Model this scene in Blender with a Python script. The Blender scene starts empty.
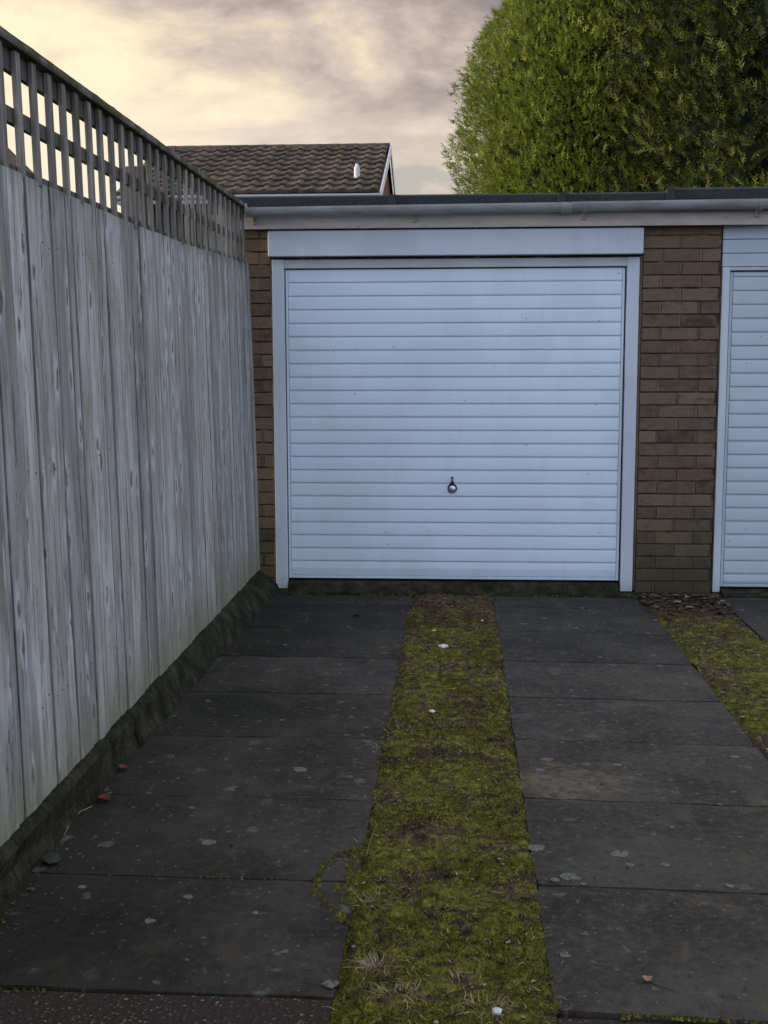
import bpy, math, random
import numpy as np
from mathutils import Vector, Matrix
R = math.radians
rng = np.random.default_rng(7); random.seed(7)
sc = bpy.context.scene; col = sc.collection

# ------------------------------------------------------------------ camera
CAM_H = 1.45; F = 1200.0
def axes(p, y, r):
    p, y, r = R(p), R(y), R(r)
    fwd = Vector((-math.sin(y)*math.cos(p), math.cos(y)*math.cos(p), -math.sin(p)))
    rt = Vector((math.cos(y), math.sin(y), 0)); up = rt.cross(fwd)
    return rt*math.cos(r)+up*math.sin(r), up*math.cos(r)-rt*math.sin(r), fwd
rt, up, fwd = axes(7.27, 3.51, -0.153)
cd = bpy.data.cameras.new('camera'); cam = bpy.data.objects.new('camera', cd); col.objects.link(cam)
cd.sensor_width = 36; cd.lens = F/1024*36; cd.clip_start = 0.05; cd.clip_end = 2000
m = Matrix((rt, up, -fwd)).transposed().to_4x4(); m.translation = (0, 0, CAM_H)
cam.matrix_world = m; sc.camera = cam

# ------------------------------------------------------------------ world, sun, exposure
SUN = Vector((-0.97, -0.01, 0.22)).normalized()
elev = math.asin(SUN.z); rot = math.atan2(SUN.x, SUN.y)
GLOW = Vector((-0.30, 0.93, 0.235)).normalized()
w = bpy.data.worlds.new('World'); sc.world = w; w.use_nodes = True
nt = w.node_tree; N = nt.nodes; L = nt.links; N.clear()
def nd(t, **k):
    n = N.new(t)
    for a, b in k.items(): setattr(n, a, b)
    return n
def mth(op, a, b=None, c=None, clamp=False):
    n = nd('ShaderNodeMath', operation=op, use_clamp=clamp)
    for i, v in enumerate((a, b, c)):
        if v is None: continue
        if isinstance(v, (int, float)): n.inputs[i].default_value = v
        else: L.new(v, n.inputs[i])
    return n.outputs[0]
def ramp(fac, stops, interp='LINEAR'):
    n = nd('ShaderNodeValToRGB'); n.color_ramp.interpolation = interp
    el = n.color_ramp.elements
    while len(el) < len(stops): el.new(0.5)
    for e, (p, c) in zip(el, stops): e.position = p; e.color = (*c, 1) if len(c) == 3 else c
    L.new(fac, n.inputs[0]); return n.outputs[0]
def mixc(f, a, b, mode='MIX'):
    n = nd('ShaderNodeMix', data_type='RGBA', blend_type=mode)
    for s, v in ((n.inputs[0], f), (n.inputs[6], a), (n.inputs[7], b)):
        if isinstance(v, (int, float)): s.default_value = v
        elif isinstance(v, tuple): s.default_value = (*v, 1)
        else: L.new(v, s)
    return n.outputs[2]
def noise(vec, scale, detail=4, rough=.5, dist=0):
    n = nd('ShaderNodeTexNoise'); n.inputs['Scale'].default_value = scale
    n.inputs['Detail'].default_value = detail; n.inputs['Roughness'].default_value = rough
    n.inputs['Distortion'].default_value = dist
    if vec is not None: L.new(vec, n.inputs['Vector'])
    return n.outputs['Fac']
def mapr(v, a, b, c=0., d=1., smooth=True):
    n = nd('ShaderNodeMapRange', interpolation_type='SMOOTHSTEP' if smooth else 'LINEAR')
    L.new(v, n.inputs[0])
    for i, x in enumerate((a, b, c, d)): n.inputs[i+1].default_value = x
    return n.outputs[0]
SKY_STRENGTH = 0.10
sky = nd('ShaderNodeTexSky', sky_type='NISHITA', sun_disc=False, sun_elevation=elev, sun_rotation=rot,
         air_density=1.0, dust_density=1.2, ozone_density=2.0)
tc = nd('ShaderNodeTexCoord'); D = tc.outputs['Generated']
sx = nd('ShaderNodeSeparateXYZ'); L.new(D, sx.inputs[0])
zc = mth('ADD', mth('MAXIMUM', sx.outputs[2], 0.0), 0.42)
cx = nd('ShaderNodeCombineXYZ')
L.new(mth('DIVIDE', sx.outputs[0], zc), cx.inputs[0]); L.new(mth('DIVIDE', sx.outputs[1], zc), cx.inputs[1])
cv = cx.outputs[0]
mp = nd('ShaderNodeMapping'); L.new(cv, mp.inputs[0]); mp.inputs['Location'].default_value = (3.3, 1.15, .4); mp.inputs['Scale'].default_value = (1.0, 1.35, 1)
n1 = noise(mp.outputs[0], 2.0, 9, .56, .25)
n2 = noise(mp.outputs[0], 5.5, 8, .6, .3)
body = mth('ADD', mth('MULTIPLY', mth('ADD', mth('MULTIPLY', n1, .68), mth('MULTIPLY', n2, .32)), 2.15), -.585)
dt = nd('ShaderNodeVectorMath', operation='DOT_PRODUCT'); L.new(D, dt.inputs[0]); dt.inputs[1].default_value = GLOW
glow = mapr(dt.outputs['Value'], .955, 1.0)
front = mapr(sx.outputs[1], .15, .80)
d2 = nd('ShaderNodeVectorMath', operation='DOT_PRODUCT'); L.new(D, d2.inputs[0]); d2.inputs[1].default_value = Vector((-.10, .955, .292)).normalized()
bank = mapr(d2.outputs['Value'], .945, .995)
# clouds: thick (dark mauve grey) to thin (cream)
lum = mth('ADD', mth('ADD', mth('SUBTRACT', body, mth('MULTIPLY', bank, .125)), mth('MULTIPLY', glow, .15)), mth('MULTIPLY', mapr(sx.outputs[2], .22, .31), -.10))
ccol = ramp(lum, [(.34, (.34, .29, .28)), (.43, (.50, .415, .375)), (.52, (.70, .575, .49)), (.61, (.93, .76, .56)), (.74, (1.12, .97, .68))])
back = ramp(body, [(.35, (.92, 1.05, 1.33)), (.65, (1.25, 1.41, 1.72))])
cc = mixc(front, back, ccol)
hz = mapr(sx.outputs[2], .15, .235, 1., 0.)
cc = mixc(mth('MULTIPLY', mth('MULTIPLY', hz, front), .55), cc, (1.02, .88, .72))
sc_ = nd('ShaderNodeVectorMath', operation='SCALE'); L.new(cc, sc_.inputs[0]); sc_.inputs['Scale'].default_value = 1/SKY_STRENGTH
cover = mapr(body, .36, .46)
cover = mth('ADD', mth('MULTIPLY', cover, .30), .66, clamp=True)
fin = mixc(cover, sky.outputs[0], sc_.outputs[0])
bg = nd('ShaderNodeBackground'); bg.inputs[1].default_value = SKY_STRENGTH; L.new(fin, bg.inputs[0])
wo = nd('ShaderNodeOutputWorld'); L.new(bg.outputs[0], wo.inputs[0])
sl = bpy.data.lights.new('sun', 'SUN'); sl.energy = 5.0; sl.angle = R(10); sl.color = (1, .86, .62)
so = bpy.data.objects.new('sun', sl); col.objects.link(so)
so.rotation_euler = SUN.to_track_quat('Z', 'Y').to_euler(); so.location = (-20, 5, 20)
sc.view_settings.view_transform = 'Standard'; sc.view_settings.look = 'None'
sc.view_settings.gamma = 1; sc.view_settings.use_curve_mapping = False
sc.view_settings.exposure = 0.0

# ------------------------------------------------------------------ pixel to plane helpers (layout only)
def ray(px, py): return fwd + rt*((px-384)/F) + up*((512-py)/F)
def G(px, py, z=0.):
    d = ray(px, py); t = (z-CAM_H)/d.z; return Vector((0, 0, CAM_H))+d*t

# ------------------------------------------------------------------ numpy noise
def _h(ix, iy, seed):
    n = (ix*374761393 + iy*668265263 + seed*974634777) & 0xffffffff
    n = ((n ^ (n >> 13))*1274126177) & 0xffffffff
    return ((n ^ (n >> 16)) & 0xffff)/65535.
def vn(x, y, seed=0):
    x = np.asarray(x, float)+1000; y = np.asarray(y, float)+1000
    ix = np.floor(x).astype(np.int64); iy = np.floor(y).astype(np.int64)
    fx = x-ix; fy = y-iy; fx = fx*fx*(3-2*fx); fy = fy*fy*(3-2*fy)
    a = _h(ix, iy, seed); b = _h(ix+1, iy, seed); c = _h(ix, iy+1, seed); d = _h(ix+1, iy+1, seed)
    return a*(1-fx)*(1-fy)+b*fx*(1-fy)+c*(1-fx)*fy+d*fx*fy
def fbm(x, y, oct=4, seed=0):
    s = 0; a = .5; t = 0
    for o in range(oct):
        s = s+a*vn(np.asarray(x)*2**o, np.asarray(y)*2**o, seed+o); t += a; a *= .5
    return s/t

# ------------------------------------------------------------------ mesh helpers
class MB:
    def __init__(s): s.v = []; s.f = []; s.t = []
    def add(s, vs, fs, tint=.5):
        b = len(s.v); s.v += [tuple(v) for v in vs]; s.f += [tuple(b+i for i in f) for f in fs]; s.t += [tint]*len(fs)
    def box(s, x0, x1, y0, y1, z0, z1, tint=.5):
        vs = [(x, y, z) for z in (z0, z1) for y in (y0, y1) for x in (x0, x1)]
        s.add(vs, [(0, 2, 3, 1), (4, 5, 7, 6), (0, 1, 5, 4), (1, 3, 7, 5), (3, 2, 6, 7), (2, 0, 4, 6)], tint)
    def tube(s, pts, rad, n=8, tint=.5, caps=True):
        pts = [Vector(p) for p in pts]; rings = []
        if isinstance(rad, (int, float)): rad = [rad]*len(pts)
        b = len(s.v)
        for i, p in enumerate(pts):
            d = (pts[min(i+1, len(pts)-1)]-pts[max(i-1, 0)]).normalized()
            a = d.orthogonal().normalized() if abs(d.z) < .99 else Vector((1, 0, 0))
            a = Vector((0, 0, 1)).cross(d); a = a.normalized() if a.length > .01 else Vector((1, 0, 0))
            c = d.cross(a)
            for k in range(n):
                th = 2*math.pi*k/n; s.v.append(tuple(p+(a*math.cos(th)+c*math.sin(th))*rad[i]))
        for i in range(len(pts)-1):
            for k in range(n):
                s.f.append((b+i*n+k, b+i*n+(k+1) % n, b+(i+1)*n+(k+1) % n, b+(i+1)*n+k)); s.t.append(tint)
        if caps:
            s.f.append(tuple(b+k for k in range(n))[::-1]); s.t.append(tint)
            s.f.append(tuple(b+(len(pts)-1)*n+k for k in range(n))); s.t.append(tint)
    def prof_x(s, prof, x0, x1, tint=.5, close=True):
        """extrude a (y,z) profile along x"""
        n = len(prof); vs = [(x0, y, z) for y, z in prof]+[(x1, y, z) for y, z in prof]
        k = n if close else n-1
        fs = [(i, (i+1) % n, n+(i+1) % n, n+i) for i in range(k)]
        if close: fs += [tuple(range(n))[::-1], tuple(range(n, 2*n))]
        s.add(vs, fs, tint)
    def build(s, name, mat, parent=None, bevel=0, smooth=False, kind=None):
        o = raw(name, np.array(s.v, float), s.f, mat, parent, np.array(s.t, float), smooth)
        if bevel:
            b = o.modifiers.new('bevel', 'BEVEL'); b.width = bevel; b.segments = 2; b.limit_method = 'ANGLE'
        if kind: o['kind'] = kind
        return o
def raw(name, v, faces, mat, parent=None, tint=None, smooth=False, kind=None):
    me = bpy.data.meshes.new(name)
    if isinstance(faces, np.ndarray):
        nf, k = faces.shape
        me.vertices.add(len(v)); me.vertices.foreach_set('co', v.astype(np.float32).ravel())
        me.loops.add(nf*k); me.loops.foreach_set('vertex_index', faces.astype(np.int32).ravel())
        me.polygons.add(nf); me.polygons.foreach_set('loop_start', np.arange(0, nf*k, k, dtype=np.int32))
        me.update(calc_edges=True)
    else:
        me.from_pydata([tuple(p) for p in v], [], faces)
    if tint is not None:
        a = me.attributes.new('tint', 'FLOAT', 'FACE'); a.data.foreach_set('value', np.asarray(tint, np.float32))
    me.polygons.foreach_set('use_smooth', [smooth]*len(me.polygons))
    me.materials.append(mat); me.update()
    o = bpy.data.objects.new(name, me); col.objects.link(o)
    if parent: o.parent = parent; o.matrix_parent_inverse = parent.matrix_world.inverted()
    if kind: o['kind'] = kind
    return o
def root(name, loc, label, cat, group=None):
    o = bpy.data.objects.new(name, None); col.objects.link(o); o.location = loc
    o.matrix_world = Matrix.Translation(loc)
    o['label'] = label; o['category'] = cat
    if group: o['group'] = group
    return o
def tag(o, label, cat, group=None):
    o['label'] = label; o['category'] = cat
    if group: o['group'] = group
    return o

# ------------------------------------------------------------------ materials
def mat(name, fn):
    global nt, N, L
    m_ = bpy.data.materials.new(name); m_.use_nodes = True; nt = m_.node_tree; N = nt.nodes; L = nt.links; N.clear()
    bs = nd('ShaderNodeBsdfPrincipled'); out = nd('ShaderNodeOutputMaterial'); L.new(bs.outputs[0], out.inputs[0])
    fn(bs); return m_
def obj():
    return nd('ShaderNodeTexCoord').outputs['Object']
def mapping(v, sc_=(1, 1, 1), loc=(0, 0, 0)):
    n = nd('ShaderNodeMapping'); L.new(v, n.inputs[0]); n.inputs['Scale'].default_value = sc_; n.inputs['Location'].default_value = loc
    return n.outputs[0]
def tint(): return nd('ShaderNodeAttribute', attribute_name='tint').outputs['Fac']
def pos_z():
    n = nd('ShaderNodeSeparateXYZ'); g = nd('ShaderNodeNewGeometry'); L.new(g.outputs['Position'], n.inputs[0]); return n.outputs
def bump(bs, h, s=.3, d=.01):
    n = nd('ShaderNodeBump'); n.inputs['Strength'].default_value = s; n.inputs['Distance'].default_value = d
    L.new(h, n.inputs['Height']); L.new(n.outputs[0], bs.inputs['Normal'])
def setb(bs, c=None, r=.8, spec=.3):
    if c is not None:
        if isinstance(c, tuple): bs.inputs['Base Color'].default_value = (*c, 1)
        else: L.new(c, bs.inputs['Base Color'])
    if isinstance(r, (int, float)): bs.inputs['Roughness'].default_value = r
    else: L.new(r, bs.inputs['Roughness'])
    bs.inputs['Specular IOR Level'].default_value = spec
def offs(v, t, k=(7.3, 13.1, 5.7)):
    c = nd('ShaderNodeCombineXYZ')
    for i in range(3): L.new(mth('MULTIPLY', t, k[i]*10), c.inputs[i])
    a = nd('ShaderNodeVectorMath', operation='ADD'); L.new(v, a.inputs[0]); L.new(c.outputs[0], a.inputs[1]); return a.outputs[0]

def m_wood(bs):
    o = obj(); t0 = tint(); t = mth('ABSOLUTE', t0); v = offs(o, t)
    seam = mapr(t0, -.02, 0, 1, 0)          # negative tint: board edges blackened for seam shadow as well as mould
    g1 = noise(mapping(v, (6, 17, .55)), 1.6, 5, .62, .5)
    g2 = noise(mapping(v, (30, 95, 1.9)), 1.0, 5, .65, .7)
    cr_ = noise(mapping(v, (12, 26, .8)), 1.0, 5, .65, 1.0)
    g3 = noise(mapping(v, (3, 5, 1.3)), 1.5, 5, .6)
    c = ramp(g1, [(.25, (.25, .235, .22)), (.42, (.36, .34, .32)), (.58, (.44, .42, .405)), (.78, (.54, .525, .52))])
    c = mixc(mapr(g2, .46, .68, 0, .45), c, (.20, .185, .165))
    c = mixc(mapr(mth('ABSOLUTE', mth('SUBTRACT', cr_, .5)), .003, .02, .9, 0), c, (.07, .063, .058))
    c = mixc(mth('MULTIPLY', mapr(g3, .5, .68), .5), c, (.58, .57, .58))
    c = mixc(mth('MULTIPLY', mapr(g3, .34, .48, 1, 0), .6), c, (.24, .205, .165))
    hs = nd('ShaderNodeHueSaturation'); L.new(c, hs.inputs['Color']); L.new(mapr(t, 0, 1, .66, 1.06, False), hs.inputs['Value']); c = hs.outputs[0]
    # knots, stretched along the board, each with a dark heart, a pale collar and a short dark tail
    sp = nd('ShaderNodeSeparateXYZ'); L.new(v, sp.inputs[0]); cb = nd('ShaderNodeCombineXYZ')
    wob = mth('MULTIPLY', noise(v, 22, 3), .35)
    L.new(mth('ADD', mth('MULTIPLY', sp.outputs[1], 11.), wob), cb.inputs[0]); L.new(mth('ADD', mth('MULTIPLY', sp.outputs[2], 3.7), wob), cb.inputs[1])
    vo = nd('ShaderNodeTexVoronoi', voronoi_dimensions='2D'); L.new(cb.outputs[0], vo.inputs[0]); vo.inputs['Scale'].default_value = 1
    sh = nd('ShaderNodeSeparateColor'); L.new(vo.outputs['Color'], sh.inputs[0]); pick = mapr(sh.outputs[0], .60, .62)
    halo = mth('MULTIPLY', mth('MULTIPLY', mapr(vo.outputs['Distance'], .16, .42, 1, 0), pick), mapr(g2, .38, .60))
    c = mixc(mth('MULTIPLY', halo, .6), c, (.64, .63, .63))
    kn = mth('MULTIPLY', mapr(vo.outputs['Distance'], .06, .17, 1, 0), pick)
    c = mixc(mth('MULTIPLY', kn, .8), c, (.075, .065, .058))
    c = mixc(mth('MULTIPLY', seam, .55), c, (.075, .070, .062))
    z = pos_z()[2]
    jag = mth('ADD', z, mth('MULTIPLY', noise(mapping(o, (3, 26, 2)), 1, 4, .6), .35))
    c = mixc(mapr(jag, .26, .66, .65, 0), c, (.15, .155, .075))     # algae creeping up from the damp foot
    c = mixc(mapr(jag, 2.10, 2.22, 0, .6), c, (.10, .095, .075))     # darker, with a ragged edge, at the board tops
    setb(bs, c, .85, .2)
    bump(bs, mth('ADD', mth('MULTIPLY', g2, -1), mth('MULTIPLY', g1, .5)), .5, .005)
def m_trellis(bs):
    o = obj(); t = tint(); v = offs(o, t)
    g1 = noise(mapping(v, (30, 30, 2)), 1.8, 5, .6)
    g3 = noise(mapping(v, (5, 5, 3)), 1.6, 3)
    c = ramp(g1, [(.3, (.085, .076, .065)), (.55, (.165, .15, .135)), (.75, (.28, .26, .235))])
    c = mixc(mapr(g3, .5, .7, 0, .5), c, (.075, .08, .035))
    hs = nd('ShaderNodeHueSaturation'); L.new(c, hs.inputs['Color']); L.new(mapr(t, 0, 1, .45, 1.5, False), hs.inputs['Value']); c = hs.outputs[0]
    setb(bs, c, .9, .15); bump(bs, g1, .5, .004)
def m_cap(bs):
    o = obj(); g1 = noise(mapping(o, (25, 3, 25)), 2, 5, .6); g3 = noise(o, 7, 5, .65)
    c = ramp(g1, [(.3, (.07, .063, .053)), (.7, (.20, .185, .16))])
    c = mixc(mapr(g3, .42, .58, 0, .85), c, (.062, .068, .026))
    setb(bs, c, .95, .1); bump(bs, g3, .8, .01)
def m_brick(bs):
    o = obj(); t = tint(); v = offs(o, t)
    c = ramp(t, [(0, (.065, .042, .031)), (.15, (.122, .066, .045)), (.34, (.145, .108, .072)), (.5, (.098, .068, .050)), (.68, (.190, .135, .086)), (.84, (.125, .075, .052)), (1, (.085, .062, .048))], 'LINEAR')
    n = noise(v, 18, 5, .65); n2 = noise(v, 90, 3, .6)
    c = mixc(mapr(n, .35, .7, 0, .6), c, (.165, .125, .092)); c = mixc(mapr(n2, .55, .75, 0, .6), c, (.035, .024, .017))
    n3 = noise(mapping(v, (1, 1, 2)), 9, 4, .6)
    c = mixc(mapr(n3, .55, .7, 0, .55), c, (.05, .042, .035))
    z = pos_z()[2]
    jag = mth('ADD', z, mth('MULTIPLY', noise(o, 6, 4, .6), .5))
    c = mixc(mapr(jag, .3, .95, .65, 0), c, (.038, .040, .018))
    c = mixc(mapr(z, 1.7, 2.2, 0, .45), c, (.20, .145, .095))
    setb(bs, c, .92, .15); bump(bs, mth('ADD', n, mth('MULTIPLY', n2, .6)), .7, .006)
def m_mortar(bs):
    o = obj(); n = noise(o, 12, 5, .6)
    z = pos_z()[2]
    c = ramp(n, [(.35, (.055, .043, .033)), (.55, (.10, .078, .058)), (.66, (.27, .22, .17))])
    c = mixc(mapr(z, .1, .8, .6, 0), c, (.045, .05, .028))
    setb(bs, c, .95, .1); bump(bs, noise(o, 160, 3), .6, .004)
def m_paint(bs, base=(.60, .685, .785), grime=.35, r=.42):
    o = obj(); n = noise(mapping(o, (2.0, 2, 1)), 1.5, 5, .6); n2 = noise(o, 45, 3, .6)
    vs = noise(mapping(o, (16, 16, 1.2)), 1.4, 4, .6)
    c = mixc(mapr(n, .4, .66, 0, grime), base, tuple(q*.80 for q in base))
    c = mixc(mapr(vs, .52, .75, 0, grime*.35), c, (.42, .43, .42))
    sp = nd('ShaderNodeTexVoronoi'); L.new(o, sp.inputs[0]); sp.inputs['Scale'].default_value = 9
    s2 = nd('ShaderNodeSeparateColor'); L.new(sp.outputs['Color'], s2.inputs[0])
    spot = mth('MULTIPLY', mapr(sp.outputs['Distance'], .03, .055, 1, 0), mapr(s2.outputs[1], .88, .9))
    c = mixc(mth('MULTIPLY', spot, .8), c, (.12, .085, .06))
    z = pos_z()[2]
    c = mixc(mapr(mth('ADD', z, mth('MULTIPLY', n2, .12)), .06, .2, grime, 0), c, (.30, .30, .24))
    setb(bs, c, r, .45); bump(bs, mth('ADD', n, mth('MULTIPLY', n2, .1)), .12, .01)
def m_fascia(bs):
    o = obj(); n = noise(mapping(o, (3, 3, 12)), 2, 5, .65); n2 = noise(mapping(o, (4, 6, 22)), 2.3, 5, .7)
    c = mixc(mapr(n, .35, .65, 0, .6), (.52, .465, .435), (.40, .35, .32))
    c = mixc(mapr(n2, .64, .70, 0, .8), c, (.11, .085, .07))
    z = pos_z()[2]
    setb(bs, c, .7, .3); bump(bs, n2, .3, .004)
def m_gutter(bs):
    o = obj(); n = noise(mapping(o, (1.2, 6, 6)), 3, 5, .65)
    c = mixc(mapr(n, .35, .7), (.33, .33, .33), (.21, .205, .20))
    setb(bs, c, .45, .4); bump(bs, n, .15, .004)
def m_felt(bs):
    o = obj(); n = noise(o, 260, 2, .6); n2 = noise(o, 14, 5, .6)
    c = ramp(n, [(.4, (.018, .019, .022)), (.58, (.04, .042, .048)), (.72, (.13, .135, .15))])
    c = mixc(mapr(n2, .5, .66, 0, .6), c, (.035, .04, .02))
    setb(bs, c, .9, .25); bump(bs, n, .9, .008)
def m_slab(bs):
    o = obj(); t = tint(); g = mapping(o, (1, 1, 0)); v = offs(g, t, (3.1, 2.3, 0))
    n1 = noise(v, 2.3, 6, .6); n2 = noise(v, 34, 4, .65); n3 = noise(v, 240, 2, .6); n4 = noise(v, 5.5, 6, .65, .5)
    c = ramp(n1, [(.36, (.025, .0225, .019)), (.5, (.039, .0345, .029)), (.64, (.058, .051, .042))])
    c = mixc(mapr(n2, .48, .66, 0, .6), c, (.068, .060, .050)); c = mixc(mapr(n2, .34, .46, .5, 0), c, (.016, .015, .012))
    c = mixc(mapr(n4, .53, .66, 0, .7), c, (.075, .060, .041))
    c = mixc(mapr(n4, .28, .40, .5, 0), c, (.016, .018, .012))
    c = mixc(mapr(n3, .58, .70, 0, .7), c, (.12, .108, .09)); c = mixc(mapr(n3, .30, .42, .5, 0), c, (.012, .011, .009))
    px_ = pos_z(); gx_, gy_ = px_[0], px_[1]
    algae_shade = mapr(mth('ADD', gx_, mth('MULTIPLY', n4, .5)), -1.0, .25, 1, 0)       # algae near the kerb, with the weaker light beside the fence painted in
    c = mixc(mth('MULTIPLY', algae_shade, .68), c, mixc(mapr(n1, .4, .6), (.011, .0115, .007), (.020, .0185, .015)))
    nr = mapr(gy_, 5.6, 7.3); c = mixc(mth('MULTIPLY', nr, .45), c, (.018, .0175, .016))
    bx = mth('MULTIPLY', mth('SUBTRACT', gx_, .36), 3.6); by = mth('MULTIPLY', mth('SUBTRACT', gy_, 4.02), 5.5)
    br_ = mapr(mth('ADD', mth('ADD', mth('MULTIPLY', bx, bx), mth('MULTIPLY', by, by)), mth('MULTIPLY', n4, 5.0)), 2.4, 3.6, .85, 0)
    c = mixc(mth('MULTIPLY', br_, mapr(n2, .36, .60, .25, 1)), c, (.115, .088, .060))
    for s, thr, a in ((7, .62, .6), (15, .68, .75), (34, .72, .95)):
        wv = nd('ShaderNodeVectorMath', operation='ADD'); L.new(v, wv.inputs[0])
        wn = nd('ShaderNodeTexNoise'); L.new(v, wn.inputs['Vector']); wn.inputs['Scale'].default_value = s*3.5
        ws = nd('ShaderNodeVectorMath', operation='SCALE'); L.new(wn.outputs['Color'], ws.inputs[0]); ws.inputs['Scale'].default_value = .5/s
        L.new(ws.outputs[0], wv.inputs[1])
        vo = nd('ShaderNodeTexVoronoi', voronoi_dimensions='2D'); L.new(wv.outputs[0], vo.inputs[0]); vo.inputs['Scale'].default_value = s
        se = nd('ShaderNodeSeparateColor'); L.new(vo.outputs['Color'], se.inputs[0])
        rad = mapr(se.outputs[0], thr, 1.0, .03, .17, False)
        sp = mapr(mth('SUBTRACT', vo.outputs['Distance'], rad), -.05, .015, 1, 0)
        sp = mth('MULTIPLY', mth('MULTIPLY', sp, mapr(se.outputs[0], thr, thr+.01)), mapr(noise(v, s*9, 3), .3, .6, .3, 1))
        c = mixc(mth('MULTIPLY', sp, mth('MULTIPLY', mapr(se.outputs[1], 0, 1, .3, 1, False), a)), c, (.150, .140, .115))
    ti = mapr(t, 0, 1, .98, 1.34, False)
    hs = nd('ShaderNodeHueSaturation'); L.new(c, hs.inputs['Color']); L.new(ti, hs.inputs['Value'])
    setb(bs, hs.outputs[0], .95, .12)
    bump(bs, mth('ADD', mth('MULTIPLY', n2, .8), mth('MULTIPLY', n3, .6)), .8, .007)
def m_agg(bs):
    o = obj(); g = mapping(o, (1, 1, 0)); vo = nd('ShaderNodeTexVoronoi'); L.new(g, vo.inputs[0]); vo.inputs['Scale'].default_value = 85; vo.inputs['Randomness'].default_value = 1
    se = nd('ShaderNodeSeparateColor'); L.new(vo.outputs['Color'], se.inputs[0])
    st = ramp(se.outputs[0], [(.0, (.035, .026, .020)), (.5, (.085, .060, .046)), (.85, (.13, .10, .078)), (1, (.26, .23, .18))])
    n = noise(g, 9, 4); c = mixc(mapr(mth('ADD', vo.outputs['Distance'], mth('MULTIPLY', noise(g, 190, 3), .35)), .36, .60), st, (.034, .025, .019))
    c = mixc(mapr(n, .5, .65, 0, .7), c, (.035, .028, .022))
    setb(bs, c, .9, .15); bump(bs, mth('MULTIPLY', vo.outputs['Distance'], -1), .7, .008)
def m_kerb(bs):
    o = obj(); n = noise(o, 11, 7, .68); n2 = noise(o, 50, 4, .6); n3 = noise(o, 200, 2)
    c = ramp(n, [(.36, (.009, .0095, .006)), (.5, (.021, .0205, .012)), (.64, (.046, .043, .028))])
    c = mixc(mapr(n2, .5, .7, 0, .5), c, (.034, .037, .015)); c = mixc(mapr(n3, .66, .73, 0, .7), c, (.15, .145, .12))
    setb(bs, c, .95, .08); bump(bs, n2, .5, .005)
def m_moss(bs):
    o = obj(); g = mapping(o, (1, 1, 0)); n1 = noise(g, 5.5, 5, .62, .4); n2 = noise(g, 24, 5, .65); n3 = noise(g, 120, 3, .6)
    a = mth('ADD', mth('MULTIPLY', n1, .62), mth('MULTIPLY', n2, .38))
    p = pos_z()[1]; a = mth('ADD', mth('SUBTRACT', a, mapr(p, 6.2, 7.3, 0, .11)), mapr(p, 2.6, 4.4, .035, 0))
    soil = ramp(n2, [(.3, (.03, .020, .013)), (.55, (.085, .055, .036)), (.75, (.18, .125, .08))])
    green = ramp(n2, [(.32, (.034, .034, .006)), (.47, (.080, .080, .012)), (.62, (.145, .135, .020)), (.78, (.22, .195, .045))])
    c = mixc(mapr(a, .430, .525), soil, green)
    n5 = noise(g, 62, 4, .7); c = mixc(mapr(n5, .56, .68, 0, .75), c, (.16, .115, .07)); c = mixc(mapr(n5, .32, .42, .7, 0), c, (.022, .020, .009))
    c = mixc(mapr(n3, .55, .75, 0, .5), c, (.15, .14, .04)); c = mixc(mapr(n3, .3, .42, .5, 0), c, (.012, .012, .007))
    hs = nd('ShaderNodeHueSaturation'); L.new(c, hs.inputs['Color']); L.new(mapr(tint(), 0, 1, .55, 1.45, False), hs.inputs['Value'])
    setb(bs, hs.outputs[0], .95, .1); bump(bs, n3, .6, .006)
def m_ground(bs):
    o = obj(); n = noise(o, 3, 6, .65); n2 = noise(o, 30, 4)
    c = ramp(n, [(.35, (.03, .022, .016)), (.55, (.035, .045, .012)), (.7, (.055, .065, .02))])
    c = mixc(mapr(n2, .5, .7, 0, .5), c, (.02, .015, .011))
    setb(bs, c, .95, .1); bump(bs, n2, .6, .02)
def m_tile(bs):
    o = obj(); t = tint(); n = noise(o, 6, 5, .65); n2 = noise(o, 1.0, 4)
    c = ramp(t, [(0, (.050, .037, .029)), (.5, (.080, .056, .042)), (1, (.115, .080, .058))])
    c = mixc(mapr(n, .5, .7, 0, .6), c, (.16, .13, .09)); c = mixc(mapr(n2, .5, .7, 0, .35), c, (.05, .055, .03))
    setb(bs, c, .85, .2)
def m_leaf(bs, lo, hi, tips=False):
    t = tint(); o = obj(); n = noise(o, 1.1, 4, .6); n2 = noise(o, 7, 3)
    k = mth('ADD', mth('MULTIPLY', t, .45), mth('ADD', mth('MULTIPLY', n, .35), mth('MULTIPLY', n2, .2)))
    c = ramp(k, [(.36, lo), (.54, tuple(a*.78+b*.22 for a, b in zip(lo, hi))), (.66, tuple((a+b)/2 for a, b in zip(lo, hi))), (.84, hi)] if tips else [(.25, lo), (.55, tuple((a+b)/2 for a, b in zip(lo, hi))), (.8, hi)])
    setb(bs, c, .6, .25)
    tr = nd('ShaderNodeBsdfTranslucent'); L.new(c, tr.inputs[0])
    mx = nd('ShaderNodeMixShader'); mx.inputs[0].default_value = .28
    out = [x for x in N if x.type == 'OUTPUT_MATERIAL'][0]
    L.new(bs.outputs[0], mx.inputs[1]); L.new(tr.outputs[0], mx.inputs[2]); L.new(mx.outputs[0], out.inputs[0])
def m_litter(bs):
    t = tint(); c = ramp(t, [(0, (.018, .012, .009)), (.4, (.055, .032, .02)), (.7, (.12, .075, .045)), (1, (.24, .19, .13))])
    setb(bs, c, .75, .3)
def m_straw(bs):
    t = tint(); c = ramp(t, [(0, (.10, .060, .035)), (.5, (.27, .19, .11)), (.8, (.42, .32, .19)), (1, (.13, .14, .03))])
    setb(bs, c, .7, .3)
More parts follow.
